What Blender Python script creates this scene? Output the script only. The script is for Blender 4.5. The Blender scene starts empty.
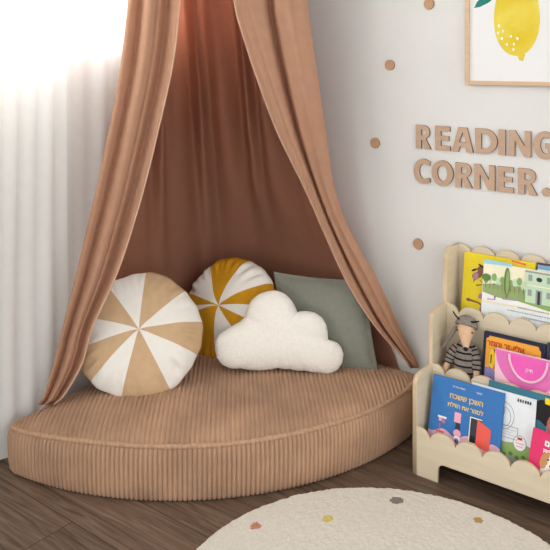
import bpy, bmesh, math, random
from mathutils import Vector, Matrix, noise
random.seed(7)
S = bpy.context.scene
COL = S.collection
PI = math.pi

# ------------------------------------------------------------------ camera
F, HY, CH = 750.0, 60.0, 1.346           # focal length in px, horizon row, eye height
CX, CY = 2.2686, -2.3937
YAW = math.radians(38)
FW = Vector((-math.sin(YAW), math.cos(YAW), 0)); RT = Vector((math.cos(YAW), math.sin(YAW), 0))
CAM = Vector((CX, CY, CH))
def ray(px, py): return FW + RT * ((px - 275) / F) + Vector((0, 0, -(py - HY) / F))
def at(px, py, d): return CAM + ray(px, py) * d
def on_y(px, py, y):
    r = ray(px, py); return CAM + r * ((y - CY) / r.y)
def on_x(px, py, x):
    r = ray(px, py); return CAM + r * ((x - CX) / r.x)
def on_z(px, py, z):
    r = ray(px, py); return CAM + r * ((z - CH) / r.z)

cam = bpy.data.cameras.new('camera'); co = bpy.data.objects.new('camera', cam); COL.objects.link(co)
co.location = CAM; co.rotation_euler = (PI / 2, 0, YAW)
cam.sensor_width = 36; cam.lens = F / 550 * 36; cam.shift_y = -(275 - HY) / 550
cam.clip_start = .05
S.camera = co
S.view_settings.view_transform = 'Standard'; S.view_settings.look = 'None'
S.view_settings.gamma = 1; S.view_settings.exposure = 0.0

# ------------------------------------------------------------------ materials
def lin(c):
    c = c / 255.0
    return c / 12.92 if c <= .04045 else ((c + .055) / 1.055) ** 2.4
def rgb(r, g, b): return (lin(r), lin(g), lin(b), 1)

def mat(name, col, rough=.8, var=.0, vscale=20, bump=0, bscale=200, stretch=(1, 1, 1), col2=None, sheen=0, spec=.3, detail=3, bdist=.002):
    m = bpy.data.materials.new(name); m.use_nodes = True
    nt = m.node_tree; bs = nt.nodes['Principled BSDF']
    bs.inputs['Base Color'].default_value = col; bs.inputs['Roughness'].default_value = rough
    bs.inputs['Specular IOR Level'].default_value = spec
    if sheen:
        bs.inputs['Sheen Weight'].default_value = sheen; bs.inputs['Sheen Roughness'].default_value = .5
    tc = nt.nodes.new('ShaderNodeTexCoord'); mp = nt.nodes.new('ShaderNodeMapping')
    mp.inputs['Scale'].default_value = stretch
    nt.links.new(tc.outputs['Object'], mp.inputs['Vector'])
    if var or col2:
        n = nt.nodes.new('ShaderNodeTexNoise'); n.inputs['Scale'].default_value = vscale; n.inputs['Detail'].default_value = detail
        nt.links.new(mp.outputs[0], n.inputs['Vector'])
        r = nt.nodes.new('ShaderNodeValToRGB')
        c2 = col2 or tuple(min(1, v * (1 + var)) for v in col[:3]) + (1,)
        c1 = col if col2 else tuple(v * (1 - var) for v in col[:3]) + (1,)
        r.color_ramp.elements[0].position = .3; r.color_ramp.elements[1].position = .7
        r.color_ramp.elements[0].color = c1; r.color_ramp.elements[1].color = c2
        nt.links.new(n.outputs['Fac'], r.inputs['Fac']); nt.links.new(r.outputs[0], bs.inputs['Base Color'])
    if bump:
        b = nt.nodes.new('ShaderNodeBump'); b.inputs['Strength'].default_value = bump; b.inputs['Distance'].default_value = bdist
        n2 = nt.nodes.new('ShaderNodeTexNoise'); n2.inputs['Scale'].default_value = bscale; n2.inputs['Detail'].default_value = 2
        nt.links.new(mp.outputs[0], n2.inputs['Vector'])
        nt.links.new(n2.outputs['Fac'], b.inputs['Height']); nt.links.new(b.outputs[0], bs.inputs['Normal'])
    return m

def cloth(name, col, transl=.35, transp=0.0, tcol=None, var=.05, bump=.2):
    m = mat(name, col, .9, var, 30, bump, 600, spec=.1)
    nt = m.node_tree; bs = nt.nodes['Principled BSDF']; out = nt.nodes['Material Output']
    t = nt.nodes.new('ShaderNodeBsdfTranslucent'); t.inputs['Color'].default_value = tcol or col
    mx = nt.nodes.new('ShaderNodeMixShader'); mx.inputs[0].default_value = transl
    nt.links.new(bs.outputs[0], mx.inputs[1]); nt.links.new(t.outputs[0], mx.inputs[2])
    last = mx
    if transp:
        tp = nt.nodes.new('ShaderNodeBsdfTransparent')
        m2 = nt.nodes.new('ShaderNodeMixShader'); m2.inputs[0].default_value = transp
        nt.links.new(mx.outputs[0], m2.inputs[1]); nt.links.new(tp.outputs[0], m2.inputs[2]); last = m2
    nt.links.new(last.outputs[0], out.inputs[0])
    return m

M = {}
M['wall'] = mat('wall_paint', rgb(226, 225, 221), .9, .01, 6, .08, 60)
M['wall_win'] = mat('window_wall_paint', rgb(226, 222, 216), .9, .01, 6)
M['ceil'] = mat('ceiling_paint', rgb(238, 236, 232), .9)
M['white'] = mat('white_gloss_trim', rgb(236, 234, 230), .5)
M['curtain'] = cloth('sheer_white_voile', rgb(248, 246, 243), .32, .10, var=.02, bump=.1)
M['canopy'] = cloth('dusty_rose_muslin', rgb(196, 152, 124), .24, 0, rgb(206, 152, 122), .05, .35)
M['canopy_back'] = cloth('rose_muslin_shaded', rgb(168, 130, 108), .52, 0, rgb(236, 184, 162), .05, .35)  # same muslin, base darkened for the shaded back, translucency raised for window glow
M['hem'] = cloth('light_hem', rgb(222, 186, 158), .2, 0, None, .05, .2)
M['cord'] = mat('tan_corduroy', rgb(178, 142, 114),   .85, .17, 7, .12, 500, sheen=.08, spec=.15)  # broad colour mottling stands in for sheen blotches on the pile
M['piping'] = mat('tan_piping', rgb(180, 144, 116), .85, .08, 40, .2, 500, sheen=.05, spec=.15)
M['beige_cotton'] = mat('beige_cotton', rgb(198, 166, 130), .9, .04, 40, .25, 700, spec=.1)
M['white_cotton'] = mat('white_cotton', rgb(232, 227, 218), .9, .02, 40, .25, 700, spec=.1)
M['mustard_cotton'] = mat('mustard_cotton', rgb(196, 141, 30), .9, .05, 40, .25, 700, spec=.1)
M['sage'] = mat('sage_grey_linen', rgb(133, 134, 122), .92, .05, 60, .3, 800, spec=.1)
M['boucle'] = mat('cream_boucle', rgb(246, 240, 230), .95, .03, 120, .9, 330, spec=.05, sheen=.2, bdist=.004)
M['ply'] = mat('birch_plywood', rgb(218, 203, 176), .55, .05, 5, .05, 40, (1, 1, 9), spec=.35)
M['ply_edge'] = mat('plywood_edge', rgb(208, 184, 152), .6, .10, 12, .05, 60, (1, 14, 1))
M['letter'] = mat('light_mdf_wood', rgb(194, 163, 138), .7, .05, 30, .05, 90, (1, 1, 8))
M['letter_edge'] = mat('cut_wood_edge', rgb(146, 106, 78), .8, .06, 60)
M['dot'] = mat('wooden_dot', rgb(192, 152, 118), .7, .05, 40)
M['frame'] = mat('oak_frame_wood', rgb(214, 184, 150), .6, .06, 12, .05, 60, (1, 1, 12))
M['paper'] = mat('paper', rgb(236, 235, 234), .8)
M['page'] = mat('page_block', rgb(240, 232, 212), .85, .05, 300, 0, 1, (1, 60, 1))

def flat(name, r, g, b, rough=.45, **k):
    k.setdefault('var', .03)
    M[name] = mat(name, rgb(r, g, b), rough, vscale=60, **k); return M[name]
flat('book_blue', 58, 118, 184); flat('book_yellow', 233, 208, 40); flat('book_orange', 244, 172, 62)
flat('book_navy', 34, 36, 62); flat('book_pink', 226, 58, 112); flat('book_white', 232, 236, 238)
flat('pale_pink', 246, 204, 218); flat('hot_pink', 240, 100, 186); flat('mid_pink', 234, 120, 188); flat('book_teal', 58, 118, 138)
flat('book_purple', 96, 52, 84); flat('charcoal', 56, 60, 68); flat('ink', 34, 32, 38); flat('white_ink', 244, 242, 240)
flat('gold_ink', 236, 204, 112); flat('coral', 236, 98, 84); flat('rosy', 240, 172, 190); flat('pink_floor', 230, 180, 200)
flat('red_ink', 196, 44, 36); flat('grass_green', 142, 178, 98); flat('sage_green', 152, 172, 112); flat('leafy', 96, 132, 74)
flat('sky_blue', 160, 206, 226); flat('mint', 198, 222, 190); flat('stone', 156, 164, 160); flat('cream', 246, 238, 206)
flat('brown', 134, 92, 66); flat('skin_brown', 196, 110, 84); flat('hair_black', 30, 26, 30); flat('bright_yellow', 250, 212, 30)
flat('mauve', 178, 128, 150); flat('dog_tan', 204, 148, 96); flat('lilac', 150, 142, 196); flat('light_blue', 120, 176, 206)
flat('leaf_teal', 44, 130, 122, .8, ); flat('lemon', 226, 200, 46, .8, col2=rgb(238, 220, 92), detail=2)
M['lemon'] = mat('lemon_watercolour', rgb(222, 190, 26), .85, 0, 9, col2=rgb(236, 218, 96))
M['knit'] = mat('grey_knit', rgb(140, 130, 120), .95, .25, 220, .8, 300, spec=.05, bdist=.003)
M['knit_dark'] = mat('dark_knit_stripe', rgb(44, 40, 42), .95, .2, 200, .8, 300, spec=.05, bdist=.003)
M['plush'] = mat('beige_plush', rgb(214, 178, 148), .95, .05, 80, .4, 400, spec=.05)
M['black_felt'] = mat('black_felt', rgb(40, 34, 34), .9)
M['rug'] = mat('cream_rug_pile', rgb(236, 228, 214), .98, .06, 130, .9, 420, spec=.03, bdist=.006)
for n, c in (('rug_pink', (214, 144, 120)), ('rug_yellow', (228, 206, 120)), ('rug_grey', (140, 134, 124)), ('rug_ochre', (206, 164, 96))):
    M[n] = mat(n, rgb(*c), .98, .1, 130, .9, 420, spec=.03, bdist=.006)

# plank floor
def floor_mat():
    m = bpy.data.materials.new('dark_oak_planks'); m.use_nodes = True
    nt = m.node_tree; N = nt.nodes.new; L = nt.links.new; bs = nt.nodes['Principled BSDF']
    tc = N('ShaderNodeTexCoord')
    mp0 = N('ShaderNodeMapping'); mp0.inputs['Location'].default_value = (.33, .085, 0); L(tc.outputs['Object'], mp0.inputs['Vector'])
    br = N('ShaderNodeTexBrick'); L(mp0.outputs[0], br.inputs['Vector'])
    br.offset = .37; br.inputs['Scale'].default_value = 1; br.inputs['Brick Width'].default_value = 1.25; br.inputs['Row Height'].default_value = .19
    br.inputs['Mortar Size'].default_value = .0016; br.inputs['Mortar Smooth'].default_value = .2
    br.inputs['Color1'].default_value = (.0, 0, 0, 1); br.inputs['Color2'].default_value = (1, 1, 1, 1); br.inputs['Mortar'].default_value = (.5, .5, .5, 1)
    mp = N('ShaderNodeMapping'); mp.inputs['Scale'].default_value = (1.6, 26, 1)
    ad = N('ShaderNodeVectorMath'); ad.operation = 'ADD'
    sc = N('ShaderNodeVectorMath'); sc.operation = 'SCALE'; sc.inputs['Scale'].default_value = 7.3
    L(br.outputs['Color'], sc.inputs[0]); L(tc.outputs['Object'], ad.inputs[0]); L(sc.outputs[0], ad.inputs[1]); L(ad.outputs[0], mp.inputs['Vector'])
    n = N('ShaderNodeTexNoise'); n.inputs['Scale'].default_value = 2.2; n.inputs['Detail'].default_value = 6; n.inputs['Distortion'].default_value = 1.2; n.inputs['Roughness'].default_value = .62
    L(mp.outputs[0], n.inputs['Vector'])
    r = N('ShaderNodeValToRGB'); r.color_ramp.elements[0].position = .3; r.color_ramp.elements[1].position = .72
    r.color_ramp.elements[0].color = rgb(70, 54, 43); r.color_ramp.elements[1].color = rgb(130, 107, 90)
    L(n.outputs['Fac'], r.inputs['Fac'])
    hs = N('ShaderNodeHueSaturation'); mr = N('ShaderNodeMapRange'); mr.inputs['To Min'].default_value = .86; mr.inputs['To Max'].default_value = 1.14
    L(br.outputs['Color'], mr.inputs['Value']); L(mr.outputs[0], hs.inputs['Value']); L(r.outputs[0], hs.inputs['Color'])
    mx = N('ShaderNodeMix'); mx.data_type = 'RGBA'; mx.inputs['B'].default_value = rgb(52, 38, 30)
    L(br.outputs['Fac'], mx.inputs['Factor']); L(hs.outputs[0], mx.inputs['A']); L(mx.outputs['Result'], bs.inputs['Base Color'])
    bs.inputs['Roughness'].default_value = .5; bs.inputs['Specular IOR Level'].default_value = .3
    b = N('ShaderNodeBump'); b.inputs['Strength'].default_value = .15; b.inputs['Distance'].default_value = .002
    L(n.outputs['Fac'], b.inputs['Height']); L(b.outputs[0], bs.inputs['Normal'])
    return m
M['floor'] = floor_mat()

# ------------------------------------------------------------------ helpers
def link(name, me, mats, parent=None, smooth=False):
    if not isinstance(mats, (list, tuple)): mats = [mats]
    for m in mats: me.materials.append(M[m] if isinstance(m, str) else m)
    if smooth:
        for p in me.polygons: p.use_smooth = True
    o = bpy.data.objects.new(name, me); COL.objects.link(o)
    if parent: o.parent = parent
    return o
def obj(name, verts, faces, mats, parent=None, smooth=False, idx=None):
    me = bpy.data.meshes.new(name); me.from_pydata([tuple(v) for v in verts], [], faces); me.update()
    if idx:
        for p, i in zip(me.polygons, idx): p.material_index = i
    return link(name, me, mats, parent, smooth)
def from_bm(name, bm, mats, parent=None, smooth=False):
    bmesh.ops.recalc_face_normals(bm, faces=bm.faces)
    me = bpy.data.meshes.new(name); bm.to_mesh(me); bm.free()
    return link(name, me, mats, parent, smooth)
def tag(o, label, cat, group=None):
    o['label'] = label; o['category'] = cat
    if group: o['group'] = group
    return o
def thing(name, loc, label, cat, group=None):
    o = bpy.data.objects.new(name, None); COL.objects.link(o); o.location = loc; o.empty_display_size = .05
    return tag(o, label, cat, group)
def struct(o): o['kind'] = 'structure'; return o
def box_bm(bm, a, b, bev=0):
    t = bmesh.new()
    r = bmesh.ops.create_cube(t, size=1)
    for v in t.verts: v.co = Vector([(a[i] + b[i]) / 2 + v.co[i] * (b[i] - a[i]) for i in range(3)])
    if bev: bmesh.ops.bevel(t, geom=t.edges[:], offset=bev, segments=2, affect='EDGES', profile=.5)
    me = bpy.data.meshes.new('t'); t.to_mesh(me); t.free(); bm.from_mesh(me); bpy.data.meshes.remove(me)
def box(name, a, b, m, parent=None, bev=0):
    bm = bmesh.new(); box_bm(bm, a, b, bev); return from_bm(name, bm, m, parent)
def curve_mesh(name, loops, thick, bev=0.0):
    """2-D outline with holes in XY, extruded +-thick/2 in Z, returned as mesh"""
    c = bpy.data.curves.new(name, 'CURVE'); c.dimensions = '2D'; c.fill_mode = 'BOTH'
    c.extrude = thick / 2 - bev; c.bevel_depth = bev; c.bevel_resolution = 1; c.offset = -bev
    for lp in loops:
        s = c.splines.new('POLY'); s.points.add(len(lp) - 1); s.use_cyclic_u = True
        for p, q in zip(s.points, lp): p.co = (q[0], q[1], 0, 1)
    o = bpy.data.objects.new('tmp', c); COL.objects.link(o)
    bpy.context.view_layer.update()
    me = bpy.data.meshes.new_from_object(o.evaluated_get(bpy.context.evaluated_depsgraph_get()))
    bpy.data.objects.remove(o); bpy.data.curves.remove(c); me.materials.clear()
    return me
def two_tone(me, axis=2, lim=.7):
    for p in me.polygons: p.material_index = 0 if abs(p.normal[axis]) > lim else 1
XZ = Matrix(((1, 0, 0, 0), (0, 0, -1, 0), (0, 1, 0, 0), (0, 0, 0, 1)))      # XY drawing -> standing on XZ, front to -Y
YZ = Matrix(((0, 0, 1, 0), (1, 0, 0, 0), (0, 1, 0, 0), (0, 0, 0, 1)))       # XY drawing -> YZ plane
def board(name, loops, thick, m, parent, mtx, bev=.0012):
    me = curve_mesh(name, loops, thick, bev); two_tone(me); me.transform(mtx)
    return link(name, me, m, parent)
def tube(name, pts, rad, m, parent=None, n=10, cap=True, closed=False):
    pts = [Vector(p) for p in pts]; V = []; Fc = []; k = len(pts); up = None
    for i, p in enumerate(pts):
        a = pts[(i - 1) % k] if (i > 0 or closed) else p; b = pts[(i + 1) % k] if (i < k - 1 or closed) else p
        t = (b - a).normalized()
        if up is None:
            up = t.orthogonal().normalized()
        up = (up - t * up.dot(t)).normalized(); s = t.cross(up)
        r = rad[i] if isinstance(rad, (list, tuple)) else rad
        for j in range(n):
            an = 2 * PI * j / n; V.append(p + (up * math.cos(an) + s * math.sin(an)) * r)
    for i in range(k if closed else k - 1):
        for j in range(n):
            i2 = (i + 1) % k
            Fc.append((i * n + j, i * n + (j + 1) % n, i2 * n + (j + 1) % n, i2 * n + j))
    if cap and not closed:
        Fc.append(tuple(range(n - 1, -1, -1))); Fc.append(tuple((k - 1) * n + j for j in range(n)))
    return obj(name, V, Fc, m, parent, True)
def crv(xs, ys, x):
    """monotone-ish cubic interpolation"""
    if x <= xs[0]: return ys[0] + (x - xs[0]) * (ys[1] - ys[0]) / (xs[1] - xs[0])
    for i in range(len(xs) - 1):
        if x <= xs[i + 1] or i == len(xs) - 2:
            h = xs[i + 1] - xs[i]; t = (x - xs[i]) / h
            m0 = (ys[i + 1] - ys[i - 1]) / (xs[i + 1] - xs[i - 1]) if i > 0 else (ys[1] - ys[0]) / h
            m1 = (ys[i + 2] - ys[i]) / (xs[i + 2] - xs[i]) if i < len(xs) - 2 else (ys[i + 1] - ys[i]) / h
            t2, t3 = t * t, t ** 3
            return (2 * t3 - 3 * t2 + 1) * ys[i] + (t3 - 2 * t2 + t) * h * m0 + (-2 * t3 + 3 * t2) * ys[i + 1] + (t3 - t2) * h * m1

# ------------------------------------------------------------------ room shell
WY, WX, CEIL = .16, -.12, 2.6
struct(box('floor', (-.3, -4.6, -.1), (4.2, .35, 0), 'floor'))
struct(box('wall_right', (-.3, WY, 0), (4.2, WY + .15, CEIL), 'wall'))
struct(box('ceiling', (-.3, -4.6, CEIL), (4.2, .35, CEIL + .1), 'ceil'))
W0, W1, Z0, Z1 = -3.0, -.06, 1.43, 2.42
bm = bmesh.new()
box_bm(bm, (WX - .16, -4.6, 0), (WX, WY, Z0)); box_bm(bm, (WX - .16, -4.6, Z1), (WX, WY, CEIL))
box_bm(bm, (WX - .16, -4.6, Z0), (WX, W0, Z1)); box_bm(bm, (WX - .16, W1, Z0), (WX, WY, Z1))
struct(from_bm('wall_left', bm, 'wall_win'))
bm = bmesh.new()
for y in (W0, (W0 + W1) / 2 - .02, W1 - .04): box_bm(bm, (WX - .10, y, Z0), (WX - .05, y + .04, Z1), .003)
for z in (Z0, Z1 - .04): box_bm(bm, (WX - .10, W0, z), (WX - .05, W1, z + .04), .003)
struct(from_bm('window_1', bm, 'white'))
struct(box('trim_1', (WX - .05, W0, Z0 - .02), (WX + .02, W1, Z0 + .004), 'white', None, .004))
struct(box('baseboard_right', (.0, WY - .012, 0), (4.2, WY, .07), 'white', None, .003))

# ------------------------------------------------------------------ curtains
def curtain(name, y0, y1, x, amp, lam, seed, label):
    n = int((y1 - y0) / .008); rows = 16; V = []; Fc = []
    rnd = random.Random(seed); ph = [rnd.uniform(0, 6.28) for _ in range(5)]
    for i in range(rows + 1):
        t = i / rows; z = 2.52 - t * (2.52 - .012)
        for j in range(n + 1):
            y = y0 + (y1 - y0) * j / n
            u = y / lam * 2 * PI + .9 * math.sin(y * 9 + ph[0]) + .25 * math.sin(t * 3 + y * 5 + ph[1])
            w = math.sin(u) * (.55 + .35 * math.sin(y * 4.3 + ph[2])) + .25 * math.sin(2.3 * u + ph[3] + t)
            V.append((x + amp * w * (1 - .25 * t) + .004 * math.sin(t * 9 + y * 14 + ph[4]), y, z))
    for i in range(rows):
        for j in range(n):
            a = i * (n + 1) + j; Fc.append((a, a + 1, a + n + 2, a + n + 1))
    e = thing(name, (x, (y0 + y1) / 2, 0), label, 'curtain')
    o = obj('sheer_panel', V, Fc, 'curtain', e, True); o.location = (-x, -(y0 + y1) / 2, 0)
    bm = bmesh.new(); box_bm(bm, (-.012, y0 - (y0 + y1) / 2, 2.50), (.012, y1 - (y0 + y1) / 2, 2.54), .003)
    from_bm('heading_tape', bm, 'white_cotton', e)
    return e
curtain('sheer_curtain', -3.1, -.72, .010, .026, .21, 3, 'long white sheer curtain panel on the left side of the window')
curtain('sheer_curtain', -.70, -.03, -.036, .018, .19, 5, 'white sheer curtain panel half hidden behind the left drape of the canopy')
tr = tag(box('curtain_track', (-.09, -3.15, 2.545), (.04, -.02, CEIL), 'white', None, .004), 'white ceiling track carrying the sheer curtains', 'curtain track')

# ------------------------------------------------------------------ floor mattress (quarter round)
def mattress_outline(R, inset=0.0, step=.0018):
    xl, yb = .055 + inset, .120 - inset
    corner = []
    a0 = -math.acos((xl + .02) / R)
    def arc(cx, cy, r, s, e, n): return [(cx + r * math.cos(s + (e - s) * i / n), cy + r * math.sin(s + (e - s) * i / n)) for i in range(n + 1)]
    ytip = -math.sqrt(R * R - (xl + .03) ** 2)
    P = arc(xl + .03, ytip + .036, .03, PI, PI + 1.3, 8)
    P += arc(0, 0, R, math.atan2(ytip, xl + .045), 0, 90)
    P += [(R - .004, .03), (R - .012, .075)]
    P += arc(R - .055, yb - .04, .04, 0, PI / 2, 8)
    P += arc(xl + .04, yb - .04, .04, PI / 2, PI, 8)
    P = [Vector((p[0], p[1])) for p in P]
    # resample evenly
    L = [0]
    for i in range(len(P)): L.append(L[-1] + (P[(i + 1) % len(P)] - P[i]).length)
    return P, L
def resample(P, L, n):
    out = []; i = 0
    for k in range(n):
        s = L[-1] * k / n
        while L[i + 1] < s: i += 1
        t = (s - L[i]) / max(1e-9, L[i + 1] - L[i]); out.append(P[i].lerp(P[(i + 1) % len(P)], t))
    return out
MT = thing('floor_mattress', (.45, -.4, 0), 'quarter round tan corduroy floor mattress filling the corner under the canopy', 'mattress')
off = Vector((-.45, -.4 * -1, 0)); RIB = .0148; RIBT = .0156
P, L = mattress_outline(.992); nr = int(L[-1] / RIB); n = nr * 10
pts = resample(P, L, n)
nor = []
for k in range(n):
    t = (pts[(k + 5) % n] - pts[k - 5]).normalized(); nor.append(Vector((t.y, -t.x)))
def ribf(u): return abs(math.sin(PI * u)) ** .55
HT = .156
def top_h(x, y):
    """height of the cushion's upper seam"""
    dip = .030 * max(0, 1 - x / .42) ** 1.4 * min(1, max(0, (-y - .45) / .45))
    return HT - dip + .012 * (x / 1.0) + .004 * noise.noise(Vector((x * 3, y * 3, 1)))
rows = [0, .02, .06, .3, .55, .75, .9, .97, 1.0]; prof = [-.012, .0, .004, .008, .010, .010, .008, .004, .0]
V = []; Fc = []
for r, (tz, b) in enumerate(zip(rows, prof)):
    for k in range(n):
        rb = .0090 * ribf(k / 10) * (0.3 if r in (0,) else 1)
        wob = .006 * noise.noise(Vector((pts[k].x * 5, pts[k].y * 5, tz * 1.5)))
        p = pts[k] + nor[k] * (b + rb + wob * math.sin(PI * tz))
        V.append(Vector((p.x, p.y, top_h(p.x, p.y) * tz)) + off)
for r in range(len(rows) - 1):
    for k in range(n):
        Fc.append((r * n + k, r * n + (k + 1) % n, (r + 1) * n + (k + 1) % n, (r + 1) * n + k))
Fc.append(tuple(reversed(range(n))))
obj('side_panel', V, Fc, 'cord', MT, True)
# top panel with parallel ribs
D = Vector((-.658, .755)).normalized(); A = Vector((D.y, -D.x))
NP = 260; small = resample(P, L, NP)
us = [p.dot(A) for p in small]; umin, umax = min(us) + .002, max(us) - .002
nu = int((umax - umin) / RIBT * 10); NV = 46; V = []; Fc = []
def chord(u):
    vs = []
    for i in range(NP):
        a, b = small[i], small[(i + 1) % NP]; ua, ub = a.dot(A), b.dot(A)
        if (ua - u) * (ub - u) <= 0 and ua != ub: vs.append((a + (b - a) * ((u - ua) / (ub - ua))).dot(D))
    return min(vs), max(vs)
for i in range(nu + 1):
    u = umin + (umax - umin) * i / nu; v0, v1 = chord(u)
    for j in range(NV + 1):
        w = .5 - .5 * math.cos(PI * j / NV); v = v0 + (v1 - v0) * w; p = A * u + D * v
        ed = min(w * (v1 - v0), (1 - w) * (v1 - v0), u - umin + .002, umax - u + .002)
        e = 1 - math.exp(-ed / .08)
        z = top_h(p.x, p.y) + .038 * e + .0085 * ribf(u / RIBT) + .005 * noise.noise(Vector((p.x * 4, p.y * 4, 4))) * e - .002
        V.append(Vector((p.x, p.y, z)) + off)
for i in range(nu):
    for j in range(NV):
        a = i * (NV + 1) + j; Fc.append((a, a + NV + 1, a + NV + 2, a + 1))
obj('top_panel', V, Fc, 'cord', MT, True)
pp = resample(P, L, 2600); ring = []; rad = []
for k, p in enumerate(pp):
    t = (pp[(k + 1) % len(pp)] - pp[k - 1]).normalized(); nn = Vector((t.y, -t.x))
    q = p + nn * .004; ring.append(Vector((q.x, q.y, top_h(p.x, p.y) + .003)) + off); rad.append(.0062 + .003 * ribf(k / 2600 * L[-1] / RIB))
tube('piping', ring, rad, 'piping', MT, 8, closed=True)
def mat_z(x, y): return top_h(x, y) + .016

# ------------------------------------------------------------------ canopy
HC = Vector((.34, -.28, 2.2)); HR = .30
CN = thing('bed_canopy', (HC.x, HC.y, .18), 'dusty rose fabric canopy draped open over the corner mattress', 'canopy')
co_off = -Vector((HC.x, HC.y, .18))
def sheet(name, fn, nu, nv, m, thick=.0012):
    V = [Vector(fn(i / nu, j / nv)) + co_off for j in range(nv + 1) for i in range(nu + 1)]
    Fc = [(j * (nu + 1) + i, j * (nu + 1) + i + 1, (j + 1) * (nu + 1) + i + 1, (j + 1) * (nu + 1) + i) for j in range(nv) for i in range(nu)]
    o = obj(name, V, Fc, m, CN, True)
    md = o.modifiers.new('thick', 'SOLIDIFY'); md.thickness = thick; md.offset = 0
    return o
def drape(rows, folds, dt, db):
    ys = [r[0] for r in rows]; lx = [r[1] for r in rows]; rx = [r[2] for r in rows]
    y0, y1 = ys[0], ys[-1]
    def fn(s, t):
        dd = -.05 * math.sin(PI * t) ** 2 if lx[-1] > 275 else 0
        y = y0 + (y1 - y0) * t
        a, b = crv(ys, lx, y), crv(ys, rx, y)
        px = a + (b - a) * s; d = dt + (db - dt) * t
        fold = 0; dy = 0
        for (c, w, amp, drift) in folds:
            q = (s - (c + drift * t)) / w
            fold += amp * math.exp(-q * q)
        fold *= .35 + .65 * min(1, (b - a) / 55)
        fold += .004 * noise.noise(Vector((s * 7, t * 3, 2.2)))
        p = at(px, y, d + dd - fold)
        return p
    return fn
TOPY = -172
left_rows = [(TOPY, 142, 194), (-80, 136, 188), (0, 128, 181), (62, 121, 174), (130, 109, 159), (198, 94, 142), (270, 77, 119), (330, 62, 92), (365, 53, 82), (397, 43, 63), (405, 38, 54)]
LF = drape(left_rows, [(.06, .10, .025, .0), (.42, .17, .038, .05), (.98, .12, .03, -.02), (.24, .06, -.026, .03), (.72, .08, -.03, .06), (.56, .03, -.008, .05)], 2.74, 2.565)
sheet('left_drape', LF, 120, 90, 'canopy')
right_rows = [(TOPY, 236, 292), (-80, 234, 300), (0, 234, 307), (45, 246, 313), (98, 264, 321), (138, 280, 327), (189, 305, 335), (230, 323, 350), (282, 347, 379), (326, 375, 399), (358, 403, 415), (368, 411, 419)]
RF = drape(right_rows, [(.02, .05, .012, .0), (.24, .18, .020, -.06), (.86, .20, .022, -.1), (.60, .05, -.055, -.34), (.78, .06, .008, -.1), (.14, .03, -.006, .1)], 2.80, 2.795)
sheet('right_drape', RF, 120, 90, 'canopy')
def hem(fn, s_, k=70):
    tube('hem', [Vector(fn(s_, i / k)) + co_off for i in range(k + 1)], .0028, 'hem', CN, 8)
hem(LF, .985); hem(RF, 0.0)
# back layer: from the rear of the hoop down behind the cushions
bot = [Vector(p) for p in ((.0, -.56), (.0, -.35), (.005, .02), (.04, .125), (.22, .142), (.5, .144), (.90, .142))]
BL = [0]
for i in range(len(bot) - 1): BL.append(BL[-1] + (bot[i + 1] - bot[i]).length)
def back_fn(s, t):
    an = math.radians(238 - 193 * s); tp = Vector((HC.x + HR * math.cos(an), HC.y + HR * math.sin(an)))
    q = BL[-1] * s; i = 0
    while i < len(bot) - 2 and BL[i + 1] < q: i += 1
    b = bot[i].lerp(bot[i + 1], (q - BL[i]) / (BL[i + 1] - BL[i]))
    w = t ** (.80 + .70 * s + 1.1 * s ** 9)
    p = tp.lerp(b, w)
    n = (p - Vector((.45, -.45))).normalized()
    u = s * 10.5
    am = .020 + .034 * (1 - abs(2 * t - 1)) - .008 * t
    f = am * (math.sin(2 * PI * u + .8 * math.sin(3 * u)) * .7 + .45 * math.sin(2 * PI * u * .43 + 1 + t))
    lim = 1.0 if t < .5 else max(.12, 1 - (t - .5) * 2.1)
    p = p - n * (f * lim + .008) * (1 - t ** 8)
    sm = lambda q: min(1, max(0, q)) ** 2 * (3 - 2 * min(1, max(0, q)))
    p.y += (.145 - p.y) * sm((t - .66 - .08 * sm((s - .78) / .15)) / (.16 - .06 * sm((s - .78) / .15))) * sm((s - .42) / .2)
    p.x = max(p.x, -.012); p.y = min(p.y, WY - .006)
    return (p.x, p.y, 2.2 - t * (2.2 - .13))
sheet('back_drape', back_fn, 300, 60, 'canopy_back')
tube('hoop', [(HR * math.cos(2 * PI * k / 48), HR * math.sin(2 * PI * k / 48), HC.z - .18) for k in range(48)], .008, 'canopy', CN, 8, closed=True)
def cone_fn(s, t):
    an = 2 * PI * s; r = .02 + (HR - .018) * t; r *= 1 + .03 * math.sin(an * 24)
    return (HC.x + r * math.cos(an), HC.y + r * math.sin(an), 2.5 - .3 * t ** .8)
sheet('top_cone', cone_fn, 192, 12, 'canopy')
tube('hanging_cord', [(0, 0, 2.49 - .18), (0, 0, CEIL - .18)], .006, 'canopy', CN, 8)

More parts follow.
